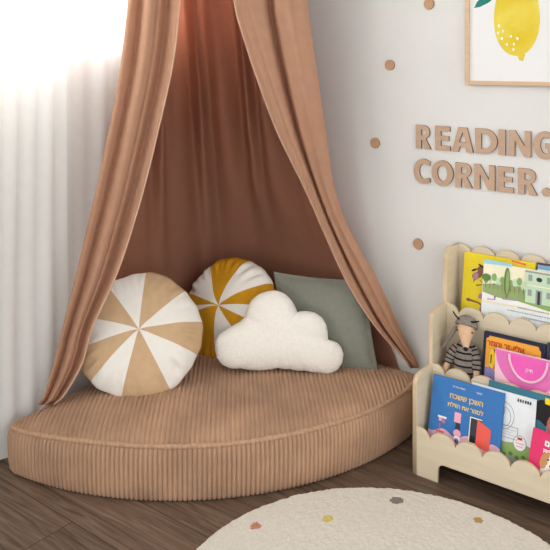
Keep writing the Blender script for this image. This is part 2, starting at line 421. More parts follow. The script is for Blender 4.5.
# ------------------------------------------------------------------ cushions
def cushion_mesh(rfun, T, mats, pick, na=144, nrg=22, pinch=0.0, wrk=.003, seed=0, p=2.3, q=.55, flange=0):
    """flat-lying inflated cushion in the XZ plane, front to -Y"""
    V = []; Fc = []; idx = []
    ring = [1 - (1 - i / nrg) ** 1.7 for i in range(1, nrg + 1)]
    for side in (-1, 1):
        base = len(V); V.append((0, side * (T / 2 - pinch), 0))
        for rho in ring:
            for k in range(na):
                a = 2 * PI * k / na; r = rfun(a) * rho
                x, z = r * math.cos(a), r * math.sin(a)
                h = T / 2 * (1 - rho ** p) ** q - pinch * math.exp(-(rho / .07) ** 2)
                wr = wrk * math.exp(-((rho - .86) / .13) ** 2) * (noise.noise(Vector((math.cos(a) * 7, math.sin(a) * 7, seed + side))) * 1.6 + .5 * math.sin(a * 31 + 3 * math.sin(a * 3)))
                wr += wrk * .9 * noise.noise(Vector((x * 9, z * 9, seed + 5 * side))) * (1 - rho ** 4)
                V.append((x, side * max(.0, h + wr * (1 - rho ** 8)), z))
        for k in range(na):
            k2 = (k + 1) % na
            f = (base, base + 1 + k, base + 1 + k2); Fc.append(f if side < 0 else f[::-1]); idx.append(pick(2 * PI * (k + .5) / na))
            for i in range(nrg - 1):
                a, b = base + 1 + i * na, base + 1 + (i + 1) * na
                f = (a + k, b + k, b + k2, a + k2); Fc.append(f if side < 0 else f[::-1]); idx.append(pick(2 * PI * (k + .5) / na))
    return V, Fc, idx
def seat_rot(o, loc, face, lean, roll=0):
    o.matrix_world = Matrix.Translation(loc) @ Matrix.Rotation(math.radians(face), 4, 'Z') @ Matrix.Rotation(-math.radians(lean), 4, 'X') @ Matrix.Rotation(math.radians(roll), 4, 'Y')
def weld(o, d=.0004):
    bm = bmesh.new(); bm.from_mesh(o.data); bmesh.ops.remove_doubles(bm, verts=bm.verts, dist=d); bm.to_mesh(o.data); bm.free()
def pinwheel(name, R, T, m2, ph, loc, face, lean, label, bounds, sq=1.0):
    bounds = [math.atan2(math.sin(math.radians(b)), math.cos(math.radians(b)) / sq) % (2 * PI) for b in bounds]
    bs = sorted(bounds)
    first = bounds[0]
    def pick(a):
        i = sum(1 for b in bs if b <= a) % len(bs)
        j = bs.index(first)
        return (i - j - 1) % 2
    rf = lambda a: R * (1 + .016 * math.sin(5 * a + ph) + .006 * math.sin(19 * a) + .012 * noise.noise(Vector((3 * math.cos(a), 3 * math.sin(a), ph))))
    V, Fc, idx = cushion_mesh(rf, T, None, pick, 180, 26, .012, .014, ph)
    o = obj(name, V, Fc, [m2, 'white_cotton'], None, True, idx); weld(o)
    seat_rot(o, loc, face, lean)
    return tag(o, label, 'cushion', 'cushions on the mattress')
# wedge boundaries counter-clockwise from the right; first wedge after bounds[0] is coloured
pinwheel('round_cushion', .222, .15, 'beige_cotton', 1.3, at(140, 334, 2.70), 44, 34,
         'round beige and white pinwheel cushion at the left end of the mattress', [41, 86, 126, 163, 194, 225, 257, 300, 338, 8])
pinwheel('round_cushion', .210, .18, 'mustard_cotton', 4.1, at(229, 310, 3.0), 5, 29,
         'round mustard yellow and white pinwheel cushion behind the white cloud', [81, 119, 170, 195, 211, 277, 313, 346, 18, 48], .70)

# cloud
cl = [(38, 305), (37, 285), (48, 268), (75, 250), (97, 238), (114, 225), (117, 205), (127, 185), (145, 170), (168, 162), (190, 160), (212, 168), (228, 183), (238, 200), (243, 212), (262, 209), (285, 212), (305, 224), (316, 242), (319, 260), (319, 276), (335, 279), (350, 290), (358, 310), (354, 332), (342, 348), (322, 357), (295, 355), (262, 350), (225, 347), (195, 345), (170, 349), (140, 351), (105, 347), (80, 348), (58, 340), (44, 325)]
mpp = 2.775 / F
cl = [((200 + x / 2.5 - 281) * mpp, -(230 + y / 2.5 - 336) * mpp * .99) for x, y in cl]
pol = sorted([(math.atan2(z, x) % (2 * PI), math.hypot(x, z)) for x, z in cl])
pol = [(pol[-1][0] - 2 * PI, pol[-1][1])] + pol + [(pol[0][0] + 2 * PI, pol[0][1])]
def cloud_r(a):
    for i in range(len(pol) - 1):
        if pol[i][0] <= a <= pol[i + 1][0]:
            t = (a - pol[i][0]) / max(1e-6, pol[i + 1][0] - pol[i][0])
            return pol[i][1] + (pol[i + 1][1] - pol[i][1]) * t
    return pol[0][1]
V, Fc, idx = cushion_mesh(cloud_r, .115, None, lambda a: 0, 200, 24, 0, .003, 9, 2.6, .52)
o = obj('cloud_cushion', V, Fc, 'boucle', None, True); weld(o)
bm = bmesh.new(); bm.from_mesh(o.data); edge = {v for v in bm.verts if abs(v.co.y) < .002}
for it in range(40):
    new = {v: sum((e.other_vert(v).co.y for e in v.link_edges), 0) / len(v.link_edges) for v in bm.verts if v not in edge}
    for v, y in new.items(): v.co.y = v.co.y * .4 + y * .6
bm.to_mesh(o.data); bm.free()
seat_rot(o, at(281, 334, 2.775), 36, 15)
tag(o, 'fluffy white cloud shaped cushion in front of the green pillow', 'cushion', 'cushions on the mattress')

# sage pillow: square with a sewn flange
def sage_mesh(w, h, T, fl):
    n = 44; V = []; Fc = []
    for side in (-1, 1):
        for j in range(n + 1):
            for i in range(n + 1):
                u, v = -1 + 2 * i / n, -1 + 2 * j / n
                x = -.22 * v * h / 2 + u * (w / 2 + fl) * (1 - .035 * (1 - v * v) * abs(u) ** 3); z = v * (h / 2 + fl) * (1 - .045 * (1 - u * u) * abs(v) ** 3)
                uu = min(1, abs(u) * (w / 2 + fl) / (w / 2)); vv = min(1, abs(v) * (h / 2 + fl) / (h / 2))
                hh = T / 2 * ((1 - uu ** 2.4) * (1 - vv ** 2.4)) ** .5 + .0025
                hh += .006 * noise.noise(Vector((u * 2.6, v * 2.6, 3 + side))) * (1 - uu ** 4) * (1 - vv ** 4)
                rip = .005 * noise.noise(Vector((u * 6, v * 6, 8))) * max(uu, vv) ** 6
                V.append((x, side * hh + rip, z))
    N = (n + 1) ** 2
    for j in range(n):
        for i in range(n):
            a = j * (n + 1) + i; f = (a, a + 1, a + n + 2, a + n + 1); Fc.append(f); Fc.append(tuple(N + k for k in f[::-1]))
    b = [i for i in range(n + 1)] + [j * (n + 1) + n for j in range(1, n + 1)] + [n * (n + 1) + i for i in range(n - 1, -1, -1)] + [j * (n + 1) for j in range(n - 1, 0, -1)]
    for k in range(len(b)):
        p, q = b[k], b[(k + 1) % len(b)]; Fc.append((q, p, N + p, N + q))
    return V, Fc
V, Fc = sage_mesh(.345,   .335, .10, .012)
o = obj('square_cushion', V, Fc, 'sage', None, True)
seat_rot(o, at(325, 325, 2.88), 20, 13, 0)
tag(o, 'square grey green pillow with flanged edge leaning in the corner behind the cloud', 'cushion', 'cushions on the mattress')

# ------------------------------------------------------------------ wooden letters, dots
def arcp(cx, cy, rx, ry, a0, a1, n=14):
    return [(cx + rx * math.cos(math.radians(a0 + (a1 - a0) * i / n)), cy + ry * math.sin(math.radians(a0 + (a1 - a0) * i / n))) for i in range(n + 1)]
s = .26        # stroke as share of the cap height
def glyph(ch, w):
    """outline loops for a bold sans capital, cap height 1, width w"""
    if ch == 'R':
        r = .29; cx = w - r - .06
        outer = [(0, 0), (s, 0), (s, .37), (s + .07, .37), (w - s - .06, 0), (w, 0), (cx + .10, .44)] + arcp(cx, .71, r, .29, -58, 90) + [(0, 1)]
        hole = [(s, .56)] + arcp(cx - .03, .69, .13, .125, -90, 90) + [(s, .82)]
        return [outer, hole]
    if ch == 'E':
        return [[(0, 0), (w, 0), (w, .2), (s, .2), (s, .41), (w * .92, .41), (w * .92, .60), (s, .60), (s, .8), (w * .98, .8), (w * .98, 1), (0, 1)]]
    if ch == 'A':
        c = w / 2; k = .19
        outer = [(0, 0), (s + .02, 0), (s + .09, .22), (w - s - .09, .22), (w - s - .02, 0), (w, 0), (c + k, 1), (c - k, 1)]
        return [outer, [(c - .155, .40), (c + .155, .40), (c, .80)]]
    if ch == 'D':
        return [[(0, 0), (w * .42, 0)] + arcp(w * .42, .5, w * .58, .5, -90, 90, 22) + [(0, 1)], [(s, .2), (w * .42, .2)] + arcp(w * .42, .5, w * .58 - s, .3, -90, 90, 20) + [(s, .8)]]
    if ch == 'I': return [[(0, 0), (w, 0), (w, 1), (0, 1)]]
    if ch == 'N':
        return [[(0, 0), (s - .02, 0), (s - .02, .62), (w - s, 0), (w, 0), (w, 1), (w - s + .02, 1), (w - s + .02, .40), (s, 1), (0, 1)]]
    if ch == 'O': return [arcp(w / 2, .5, w / 2, .53, 0, 345, 36), arcp(w / 2, .5, w / 2 - s, .32, 0, 345, 30)]
    if ch == 'C':
        o_ = arcp(w * .58, .5, w * .58, .53, 56, 304, 30)
        i_ = arcp(w * .60, .5, w * .60 - s, .315, 300, 60, 26)
        return [[(w * .98, .95)] + o_ + [(w * .98, .05), (w * .94, .24)] + i_ + [(w * .94, .76)]]
    if ch == 'G':
        o_ = arcp(w * .55, .5, w * .55, .53, 56, 295, 30)
        i_ = arcp(w * .57, .5, w * .57 - s, .315, 285, 60, 26)
        return [[(w * .95, .95)] + o_ + [(w, .06), (w, .58), (w * .55, .58), (w * .55, .38), (w - s, .38), (w - s, .21)] + i_ + [(w * .90, .76)]]
    if ch == '.': return [arcp(w / 2, w / 2, w / 2, w / 2, 0, 345, 24)]
def letter(ch, x0, x1, zb, h, label):
    a = on_y(x0, 150, WY - .009).x; b = on_y(x1, 150, WY - .009).x; w = b - a
    loops = [[(p[0] * h, p[1] * h) for p in lp] for lp in glyph(ch, w / h)]
    me = curve_mesh('letter', loops, .009, .0006); two_tone(me); me.transform(XZ)
    o = link('wooden_letter' if ch != '.' else 'wooden_full_stop', me, ['letter', 'letter_edge'])
    o.location = (a, WY - .0042, zb)
    return tag(o, label, 'letter' if ch != '.' else 'full stop', 'wooden letters on the wall')
def zx(v): return 400 + v / 3.667
for ch, a, b, lb in (('R', 57, 113, 'pale wooden letter R that begins the word READING'), ('E', 128, 183, 'pale wooden letter E in the word READING'), ('A', 190, 268, 'pale wooden letter A on the wall'),
                     ('D', 275, 356, 'pale wooden letter D on the wall'), ('I', 360, 386, 'narrow pale wooden letter I on the wall'), ('N', 398, 479, 'pale wooden letter N in the word READING'), ('G', 489, 566, 'pale wooden letter G cut by the right edge, ending READING')):
    letter(ch, zx(a), zx(b), 1.0145, .0885, lb)
for ch, a, b, lb in (('C', 50, 111, 'pale wooden letter C that begins the word CORNER'), ('O', 115, 194, 'round pale wooden letter O on the wall'), ('R', 202, 265, 'pale wooden letter R in the middle of CORNER, right of the O'),
                     ('N', 271, 347, 'pale wooden letter N in the word CORNER'), ('E', 357, 416, 'pale wooden letter E in the word CORNER'), ('R', 432, 503, 'pale wooden letter R that ends the word CORNER'), ('.', 520, 553, 'round wooden full stop after the word CORNER')):
    letter(ch, zx(a), zx(b), .8865, .0885, lb)
for px, py, lb in ((429, 4, 'small wooden wall dot at the top edge, nearest the lemon picture'), (389.7, 65, 'small wooden wall dot between the canopy and the lemon picture'),
                   (375, 143, 'small wooden wall dot left of the word READING'), (418, 244, 'small wooden wall dot just above the bookshelf')):
    me = curve_mesh('dot', [arcp(0, 0, .0205, .0205, 0, 352, 44)], .007, .0006); two_tone(me); me.transform(XZ)
    o = link('wall_dot', me, ['dot', 'letter_edge']); p = on_y(px, py, WY - .004); o.location = (p.x, WY - .0032, p.z)
    tag(o, lb, 'wall dot', 'wooden dots on the wall')

# ------------------------------------------------------------------ lemon picture
fx0 = on_y(465, 60, WY - .02).x; fz0 = 1.258; fw, fh = .40, .50
PF = thing('framed_print', (fx0 + fw / 2, WY - .0005, fz0), 'light oak framed watercolour print of a yellow lemon', 'picture')
bm = bmesh.new(); b = .0145
for a, c in (((-fw / 2, -.022, 0), (-fw / 2 + b, 0, fh)), ((fw / 2 - b, -.022, 0), (fw / 2, 0, fh)), ((-fw / 2 + b, -.022, 0), (fw / 2 - b, 0, b)), ((-fw / 2 + b, -.022, fh - b), (fw / 2 - b, 0, fh))): box_bm(bm, a, c, .0015)
from_bm('frame', bm, 'frame', PF)
PP_ = box('print_paper', (-fw / 2 + b, -.010, b), (fw / 2 - b, -.002, fh - b), 'paper', PF)
def art(parent, name, items, y0=-.0006, step=.0002):
    V = []; Fc = []; mats = []; idx = []; y = y0
    for m, pts in items:
        if m not in mats: mats.append(m)
        k = len(V); V += [(p[0], y, p[1]) for p in pts]; Fc.append(tuple(range(k, k + len(pts)))); idx.append(mats.index(m)); y -= step
    return obj(name, V, Fc, mats, parent, False, idx)
def ell(cx, cz, rx, rz, n=20, rot=0):
    c, s_ = math.cos(rot), math.sin(rot)
    return [(cx + c * rx * math.cos(2 * PI * i / n) - s_ * rz * math.sin(2 * PI * i / n), cz + s_ * rx * math.cos(2 * PI * i / n) + c * rz * math.sin(2 * PI * i / n)) for i in range(n)]
def rect(x0, z0, x1, z1): return [(x0, z0), (x1, z0), (x1, z1), (x0, z1)]
def wl(px, py):
    p = on_y(px, py, WY - .011); return (p.x - fx0 - fw / 2, p.z - fz0)
lc = wl(516.5, 17); lb_ = wl(516.5, 56); lr = wl(540, 17)[0] - lc[0]; lh = lc[1] - lb_[1]
lem = []
for i in range(40):
    a = 2 * PI * i / 40; z = math.sin(a)
    lem.append((lc[0] + lr * math.cos(a) * (1 - .06 * z), lc[1] + lh * (z if z < 0 else 1.15 * z)))
tip = [wl(517, 54), wl(519, 60), wl(523, 61.5), wl(525.5, 54)]
art(PP_, 'lemon_print', [('lemon', tip), ('lemon', lem)], -.0104)
d = [(499, 26), (503, 31), (498, 33), (502, 38.5), (511, 36.5), (517.5, 38.5), (507, 44.5), (514, 44), (513.5, 49.5)]
art(PP_, 'white_speckles', [('white_ink', [wl(x + 1.2 * math.cos(k), y + 1.6 * math.sin(k)) for k in (0, 1.05, 2.1, 3.14, 4.2, 5.24)]) for x, y in d], -.0112, .00002)
lf = [(474, 8), (480, 7), (488, 3), (496, -3), (500, -9), (493, -8), (484, -5), (477, 2)]
art(PP_, 'leaf_print', [('leaf_teal', [wl(*p) for p in lf]), ('leaf_teal', [wl(*p) for p in ((502, -10), (510, -30), (530, -38), (548, -34), (535, -22), (518, -14))])], -.0106)

# ------------------------------------------------------------------ bookshelf
BX0, BX1 = 1.118, 1.118 + .015 * 2 + .0885 * 9; Y1, Y2, Y3, YB = -.194, -.081, .030, .131
BS = thing('bookshelf', (BX0, 0, 0), 'three tier birch plywood display bookshelf with scalloped rails against the white wall', 'bookshelf')
def prof_side():
    P = [(.145, 0), (Y1, 0), (Y1, .287)] + arcp(Y1 + .033, .287, .033, .033, 180, 90, 8)
    P += [(Y2, .320), (Y2, .464)] + arcp(Y2 + .036, .464, .036, .036, 180, 90, 8)
    P += [(Y3, .500), (Y3, .645)] + arcp(Y3 + .042, .645, .042, .042, 180, 90, 8) + [(.145, .687)]
    return P
TK = .015
for x in (BX0, BX1 - TK):
    board('side_panel', [prof_side()], TK, ['ply', 'ply_edge'], BS, Matrix.Translation((x - BX0 + TK / 2, 0, 0)) @ YZ)
XI0, XI1 = TK, BX1 - BX0 - TK
def scallop(zv, zp, lam=.0885):
    out = []; n = int(round((XI1 - XI0) / lam * 40))
    for i in range(n + 1):
        x = XI1 - (XI1 - XI0) * i / n; u = ((x - XI0) / lam + .5) % 1.0; u = 2 * u - 1
        out.append((x, zv + (zp - zv) * max(0, 1 - abs(u) ** 2.1) ** .62))
    return out
foot = .074
cut = [(XI0 + foot, 0)] + [(XI0 + foot + .022 - .022 * math.cos(a), .039 + .022 * math.sin(a)) for a in (0, .26, .52, .78, 1.05, 1.31, 1.57)]
cutr = [(XI1 - foot - p[0] + XI0 + foot, p[1]) for p in cut[::-1]]
front = [(XI0, 0)] + cut + cutr + [(XI1, 0)] + scallop(.127, .158)
board('front_rail', [front], .012, ['ply', 'ply_edge'], BS, Matrix.Translation((0, Y1 + .006, 0)) @ XZ)
board('front_rail', [[(XI0, .05), (XI1, .05)] + scallop(.296, .327)], .012, ['ply', 'ply_edge'], BS, Matrix.Translation((0, Y2 + .006, 0)) @ XZ)
board('front_rail', [[(XI0, .05), (XI1, .05)] + scallop(.470, .501)], .012, ['ply', 'ply_edge'], BS, Matrix.Translation((0, Y3 + .006, 0)) @ XZ)
board('back_panel', [[(XI0, .05), (XI1, .05)] + scallop(.658, .689)], .012, ['ply', 'ply_edge'], BS, Matrix.Translation((0, YB + .006, 0)) @ XZ)
ZF1, ZF2, ZF3 = .066, .246, .416
for y0, y1, z in ((Y1 + .012, Y2, ZF1), (Y2 + .012, Y3, ZF2), (Y3 + .012, YB, ZF3)):
    box('shelf_board', (XI0, y0, z - .010), (XI1, y1, z), 'ply', BS, .001)

# ------------------------------------------------------------------ books
FONT = None
def text(parent, name, body, x, z, size, m, align='CENTER', y=-.0011, shear=0, bold=.0):
    c = bpy.data.curves.new('t', 'FONT'); c.body = body; c.size = size; c.align_x = align; c.resolution_u = 3; c.shear = shear; c.offset = bold
    o = bpy.data.objects.new('tmp', c); COL.objects.link(o); bpy.context.view_layer.update()
    me = bpy.data.meshes.new_from_object(o.evaluated_get(bpy.context.evaluated_depsgraph_get()))
    bpy.data.objects.remove(o); bpy.data.curves.remove(c); me.materials.clear(); me.transform(Matrix.Translation((x, y, z)) @ XZ)
    return link(name, me, m, parent)
def heb(s): return s[::-1]
def book(label, cover, w, h, t, x, y, z, lean, roll=0, group='picture books on the bookshelf', spine=None, name='picture_book', face=0, cat='book', pages='page'):
    e = thing(name, (0, 0, 0), label, cat, group)
    c = .0022
    bm = bmesh.new()
    box_bm(bm, (0, 0, 0), (w, c, h), .0008); box_bm(bm, (0, t - c, 0), (w, t, h), .0008)
    cv = from_bm('cover', bm, cover, e)
    bm = bmesh.new(); box_bm(bm, (0, c, 0), (c, t - c, h), .0005); from_bm('spine', bm, spine or cover, e)
    box('pages', (c, c, .003), (w - .003, t - c, h - .003), pages, e)
    seat_rot(e, Vector((x, y, z + t * math.sin(math.radians(lean)))), face, lean, roll)
    return cv
def dashes(x0, x1, z, n, h, rnd, gap=.35):
    out = []; st = (x1 - x0) / n
    for i in range(n):
        w = st * (1 - gap * rnd.uniform(.6, 1.4)); out.append(rect(x0 + i * st, z, x0 + i * st + w, z + h))
    return out
rnd = random.Random(11)

# blue book
B = book('blue picture book with an open red door on its cover, in the lowest tier', 'book_blue', .241, .243, .009, 1.152, -.168, ZF1 + .001, 14.0, -2.5 * 0)
text(B, 'title_text', heb('השכן ששכח'), .120, .186, .0225, 'gold_ink', bold=.0004)
text(B, 'title_text', heb('לסגור את הדלת'), .119, .160, .0185, 'gold_ink', bold=.0004)
text(B, 'author_text', heb('מאת ואיורים'), .092, .220, .0085, 'white_ink')
text(B, 'author_text', heb('סיפור'), .160, .220, .0085, 'white_ink')
wave = [(0.0005, .0005), (.2405, .0005)] + [(.2405 - .24 * i / 20, .080 + .008 * math.sin(i * .9) - .0) for i in range(21)]
art(B, 'floor_picture', [('pink_floor', wave)])
art(B, 'door_picture', [('cream', rect(.138, .074, .178, .148)), ('charcoal', rect(.141, .074, .178, .145)), ('coral', [(.162, .068), (.208, .062), (.209, .126), (.163, .145)]), ('ink', rect(.142, .074, .160, .094))], -.0010)
art(B, 'figure_picture', [('charcoal', [(.090, .084), (.110, .084), (.106, .122), (.093, .122)]), ('rosy', rect(.086, .118, .108, .148)), ('rosy', ell(.100, .086, .013, .012)), ('white_ink', ell(.100, .070, .011, .009)), ('lilac', ell(.100, .066, .008, .006)), ('ink', rect(.096, .056, .099, .066)), ('ink', rect(.102, .056, .105, .066))], -.0010)
art(B, 'flower_picture', [('white_ink', rect(.030, .118, .060, .124)), ('rosy', rect(.034, .108, .044, .118)), ('mauve', rect(.046, .104, .056, .118)), ('coral', rect(.038, .080, .041, .100)), ('coral', rect(.028, .074, .056, .079)), ('rosy', rect(.033, .066, .050, .072))], -.0010)

# white and green book
B = book('white picture book with line drawings and green hills, half hidden behind the blue book', 'book_white', .207, .245, .006, 1.281, -.150, ZF1 + .001, 12.2)
hill = [(0, .03), (.0, .10), (.06, .106), (.12, .100), (.17, .110), (.2065, .104), (.2065, .03)]
art(B, 'hills_picture', [('sage_green', hill), ('grass_green', [(.0, .03), (0, .075), (.08, .094), (.15, .088), (.2065, .085), (.2065, .03)]), ('stone', [(.08, .03), (.1, .062), (.15, .066), (.2065, .058), (.2065, .03)])] + [('leafy', ell(.12 + .02 * i, .066 + .006 * (i % 2), .007, .006, 10)) for i in range(5)])
def ringp(cx, cz, rx, rz, w, n=28):
    return [(cx + rx * math.cos(2 * PI * i / n), cz + rz * math.sin(2 * PI * i / n)) for i in range(n + 1)] + [(cx + (rx - w) * math.cos(2 * PI * i / n), cz + (rz - w) * math.sin(2 * PI * i / n)) for i in range(n, -1, -1)]
art(B, 'line_drawing', [('ink', ringp(.110, .176, .034, .040, .0011)), ('ink', ringp(.112, .172, .022, .028, .0011)), ('ink', ringp(.100, .188, .014, .014, .0011)), ('ink', rect(.10, .148, .158, .149)), ('ink', rect(.157, .115, .158, .149)), ('ink', rect(.10, .114, .158, .115))]
    + [('stone', rect(.108, .138 - .007 * i, .150 - .012 * (i % 2), .139 - .007 * i)) for i in range(3)], -.0010)
art(B, 'round_badge', [('ink', ell(.166, .108, .0205, .0225, 28)), ('white_ink', ell(.166, .108, .0193, .0213, 28)), ('red_ink', rect(.159, .118, .173, .125)), ('rosy', rect(.153, .106, .180, .109)), ('rosy', rect(.156, .098, .176, .101))], -.0012)
art(B, 'heading_marks', [('charcoal', r_) for r_ in dashes(.150, .196, .226, 6, .009, rnd)], -.0010)

# teal book with the face
B = book('teal picture book showing a face with black hair, behind the small pink book', 'book_teal', .27, .262, .005, 1.333, -.136, ZF1 + .001, 10.6)
art(B, 'swirl_picture', [('light_blue', [(.10, .252 - .030), (.2, .235), (.259, .224), (.259, .15), (.20, .10), (.13, .10)]), ('book_teal', [(.0, .2515), (.10, .236), (.18, .218), (.19, .14), (.10, .09), (0, .09)])], -.0002, .0001)
hair = [(.190 + .044 * math.cos(a) * (1 + .10 * math.sin(9 * a)), .190 + .034 * math.sin(a) * (1 + .12 * math.sin(7 * a))) for a in [2 * PI * i / 40 for i in range(40)]]
FACE = art(B, 'face_picture', [('skin_brown', [(.193, .08), (.259, .08), (.259, .21), (.200, .21), (.190, .165), (.200, .12)]), ('hair_black', hair), ('hair_black', ell(.232, .207, .034, .022)), ('skin_brown', ell(.216, .156, .024, .036)), ('ink', ell(.212, .160, .003, .002, 8)), ('light_blue', ell(.182, .110, .017, .022)), ('grass_green', ell(.166, .096, .008, .012))], -.0005, .00007); FACE.location = (-.004, 0, .022)
art(B, 'yellow_label', [('bright_yellow', [(.180, .238), (.259, .230), (.259, .252), (.180, .256)])], -.003)
text(B, 'top_line_text', heb('סיפור קטן'), .085, .236, .009, 'white_ink', y=-.002)

# small pink book with puppy
B = book('small bright pink book with a white and tan puppy in the lowest tier', 'book_pink', .16, .163, .010, 1.480, -.176, ZF1 + .020, 8, 6.0)
text(B, 'title_text', heb('גורים'), .062, .128, .022, 'white_ink', bold=.0012)
text(B, 'title_text', heb('שלי הקטן'), .062, .110, .012, 'white_ink', bold=.0007)
PUP = art(B, 'puppy_picture', [('white_ink', ell(.072, .038, .030, .040)), ('dog_tan', ell(.052, .078, .012, .026, 18, -.25)), ('dog_tan', ell(.096, .078, .012, .026, 18, .25)), ('dog_tan', ell(.074, .088, .026, .020)), ('white_ink', ell(.074, .078, .013, .024)), ('white_ink', ell(.073, .062, .016, .013)), ('ink', ell(.072, .068, .005, .004)), ('ink', ell(.062, .084, .003, .003, 10)), ('ink', ell(.086, .084, .003, .003, 10)), ('rosy', ell(.073, .055, .004, .003))]); PUP.location = (-.006, 0, .008)

# orange board book with navy border
B = book('orange board book with a dark navy border, in the middle tier beside the plush toy', 'book_navy', .204, .197, .014, 1.280, -.030, ZF2 + .002, 9.5)
panel = [(.012, .0), (.192, .0), (.192, .170), (.186, .176), (.184, .182), (.020, .188), (.018, .182), (.012, .178)]
art(B, 'cover_panel', [('book_orange', [(.010, .004), (.190, .004), (.190, .172), (.184, .178), (.182, .186), (.020, .186), (.018, .180), (.010, .176)]), ('lilac', [(.010, .004), (.05, .004), (.05, .07), (.03, .09), (.010, .085)]), ('coral', ell(.055, .112, .024, .034)), ('red_ink', ell(.050, .134, .018, .016)), ('ink', ell(.044, .140, .010, .006)), ('brown', ell(.060, .090, .016, .02)), ('bright_yellow', ell(.034, .115, .010, .03)), ('ink', rect(.028, .100, .032, .128))])
text(B, 'title_text', heb('אליעזר והגזר'), .076, .156, .024, 'red_ink', y=-.003, bold=.0006)
text(B, 'author_text', heb('לוין קיפניס'), .150, .150, .012, 'red_ink', y=-.003)
art(B, 'letter_row', [('red_ink', r_) for r_ in dashes(.066, .188, .140, 16, .0025, rnd)], -.003)

# pink book with a carrying handle
B = book('pale pink board book with a hot pink curved carrying handle, middle tier', 'pale_pink', .225, .166, .012, 1.337, -.058, ZF2 + .002, 4.5, name='handle_book')
def half(r, rz, z0, n=24): return [(.108 + r * math.cos(PI + PI * i / n), z0 + rz * math.sin(PI + PI * i / n)) for i in range(n + 1)]
art(B, 'flap', [('mid_pink', half(.106, .112, .1655)), ('hot_pink', half(.058, .070, .160))])
tube('carrying_handle', [(x, -.004, z) for x, z in half(.060, .072, .160)], .0038, 'pale_pink', B, 8)
text(B, 'title_text', heb('תיק'), .112, .118, .016, 'white_ink', y=-.003)
art(B, 'yellow_pattern', [('cream', ell(.040, .048, .026, .022)), ('bright_yellow', ringp(.040, .046, .026, .022, .003))], -.0022)
art(B, 'fish_pattern', [('mauve', ell(.150, .030, .022, .009)), ('mauve', [(.168, .030), (.185, .040), (.185, .020)])], -.0022)
art(B, 'flower_pattern', [('rosy', ell(.20, .040, .02, .024)), ('mauve', ell(.20, .040, .006, .007))], -.0022)
art(B, 'cream_pattern', [('cream', rect(.075, .012, .112, .040))], -.0022)

# charcoal book
B = book('dark charcoal book right of the orange board book in the middle tier', 'charcoal', .17, .203, .016, 1.486, -.026, ZF2 + .002, 9.0)
art(B, 'cover_panel', [('stone', rect(.012, .012, .158, .180)), ('charcoal', rect(.016, .016, .154, .176))])

# yellow book
B = book('bright yellow picture book with brown cartoon figures, in the top tier', 'book_yellow', .250, .251, .012, 1.162, .074, ZF3 + .002, 9.0, spine='book_purple')
def mk(cx, cz, k=1): return [('brown', ell(cx, cz, .018 * k, .010 * k, 14, .5)), ('ink', ell(cx - .010 * k, cz + .014 * k, .010 * k, .003 * k, 10, .5)), ('brown', ell(cx + .012 * k, cz + .018 * k, .013 * k, .011 * k)), ('ink', ell(cx + .012 * k, cz + .029 * k, .012 * k, .003 * k, 10, -.4)), ('mauve', ell(cx - .004 * k, cz - .004, .009 * k, .012 * k)), ('ink', [(cx - .012, cz - .016), (cx - .006, cz - .012), (cx - .012, cz - .028)]), ('ink', [(cx + .010, cz - .014), (cx + .026, cz - .024), (cx + .012, cz - .018)])]
art(B, 'cartoon_picture', mk(.052, .178, 1.15))
art(B, 'ball_picture', [('mauve', ell(.072, .110, .012, .009, 12, .5))])
art(B, 'branch_picture', [('brown', [(.048, .140), (.080, .150), (.082, .153), (.052, .146)])])
art(B, 'arm_picture', [('brown', [(.030, .086), (.060, .084), (.086, .072), (.086, .080), (.060, .090), (.030, .094)]), ('brown', ell(.026, .090, .009, .006)), ('mauve', ell(.084, .066, .016, .022))])
art(B, 'orange_stripe', [('coral', [(.17, .249), (.22, .244), (.22, .238), (.17, .243)])])

# dark purple book behind
B = book('dark purple book whose top edge shows behind the white storybook', 'book_purple', .19, .252, .008, 1.414, .0905, ZF3 + .002, 7.0)
art(B, 'top_band_picture', [('light_blue', rect(.004, .232, .189, .246)), ('white_ink', rect(.004, .222, .189, .232))])

# white storybook with house
B = book('white storybook with a street of trees and a pale green house, top tier', 'book_white', .262, .234, .010, 1.243, .056, ZF3 + .002, 8.0, name='picture_book')
items = [('cream', rect(.002, .10, .2615, .2335)), ('sky_blue', [(.002, .228), (.10, .232), (.10, .2425), (.002, .2425)]), ('sage_green', [(.002, .12), (.13, .124), (.26, .116), (.26, .166), (.18, .176), (.10, .172), (.05, .168), (.002, .160)])]
for i in range(12):
    x = .012 + .0145 * i; items += [('mint' if i % 2 else 'grass_green', ell(x, .176 + .006 * (i % 3), .009, .013, 12)), ('brown', rect(x - .0008, .15, x + .0008, .170))]
items += [('leafy', ell(.014, .184, .016, .012)), ('white_ink', [(.002, .108), (.26, .108), (.26, .120), (.14, .128), (.06, .124), (.002, .134)]), ('leafy', ell(.086, .182, .010, .046)), ('sage_green', ell(.088, .180, .006, .040)), ('brown', rect(.085, .122, .088, .140)), ('stone', [(.068, .126), (.13, .130), (.12, .124), (.075, .121)])]
items += [('grass_green', [(.120, .126), (.2615, .108), (.2615, .122), (.150, .132)]), ('mint', rect(.150, .128, .238, .226)), ('stone', [(.146, .224), (.242, .224), (.240, .230), (.148, .230)]), ('stone', rect(.184, .126, .205, .172)), ('charcoal', rect(.190, .126, .199, .168)),
          ('cream', rect(.146, .182, .242, .186))] + [('stone', rect(x, z, x + .013, z + .020)) for x in (.158, .219) for z in (.150, .198)] + [('charcoal', ell(.194, .206, .010, .007))]
items += [('lilac', rect(.045, .114, .050, .121)), ('ink', ell(.048, .124, .003, .003, 8)), ('mauve', [(.022, .112), (.046, .114), (.046, .116), (.022, .115)])]
art(B, 'street_picture', items, step=.00012)
rr = random.Random(4)
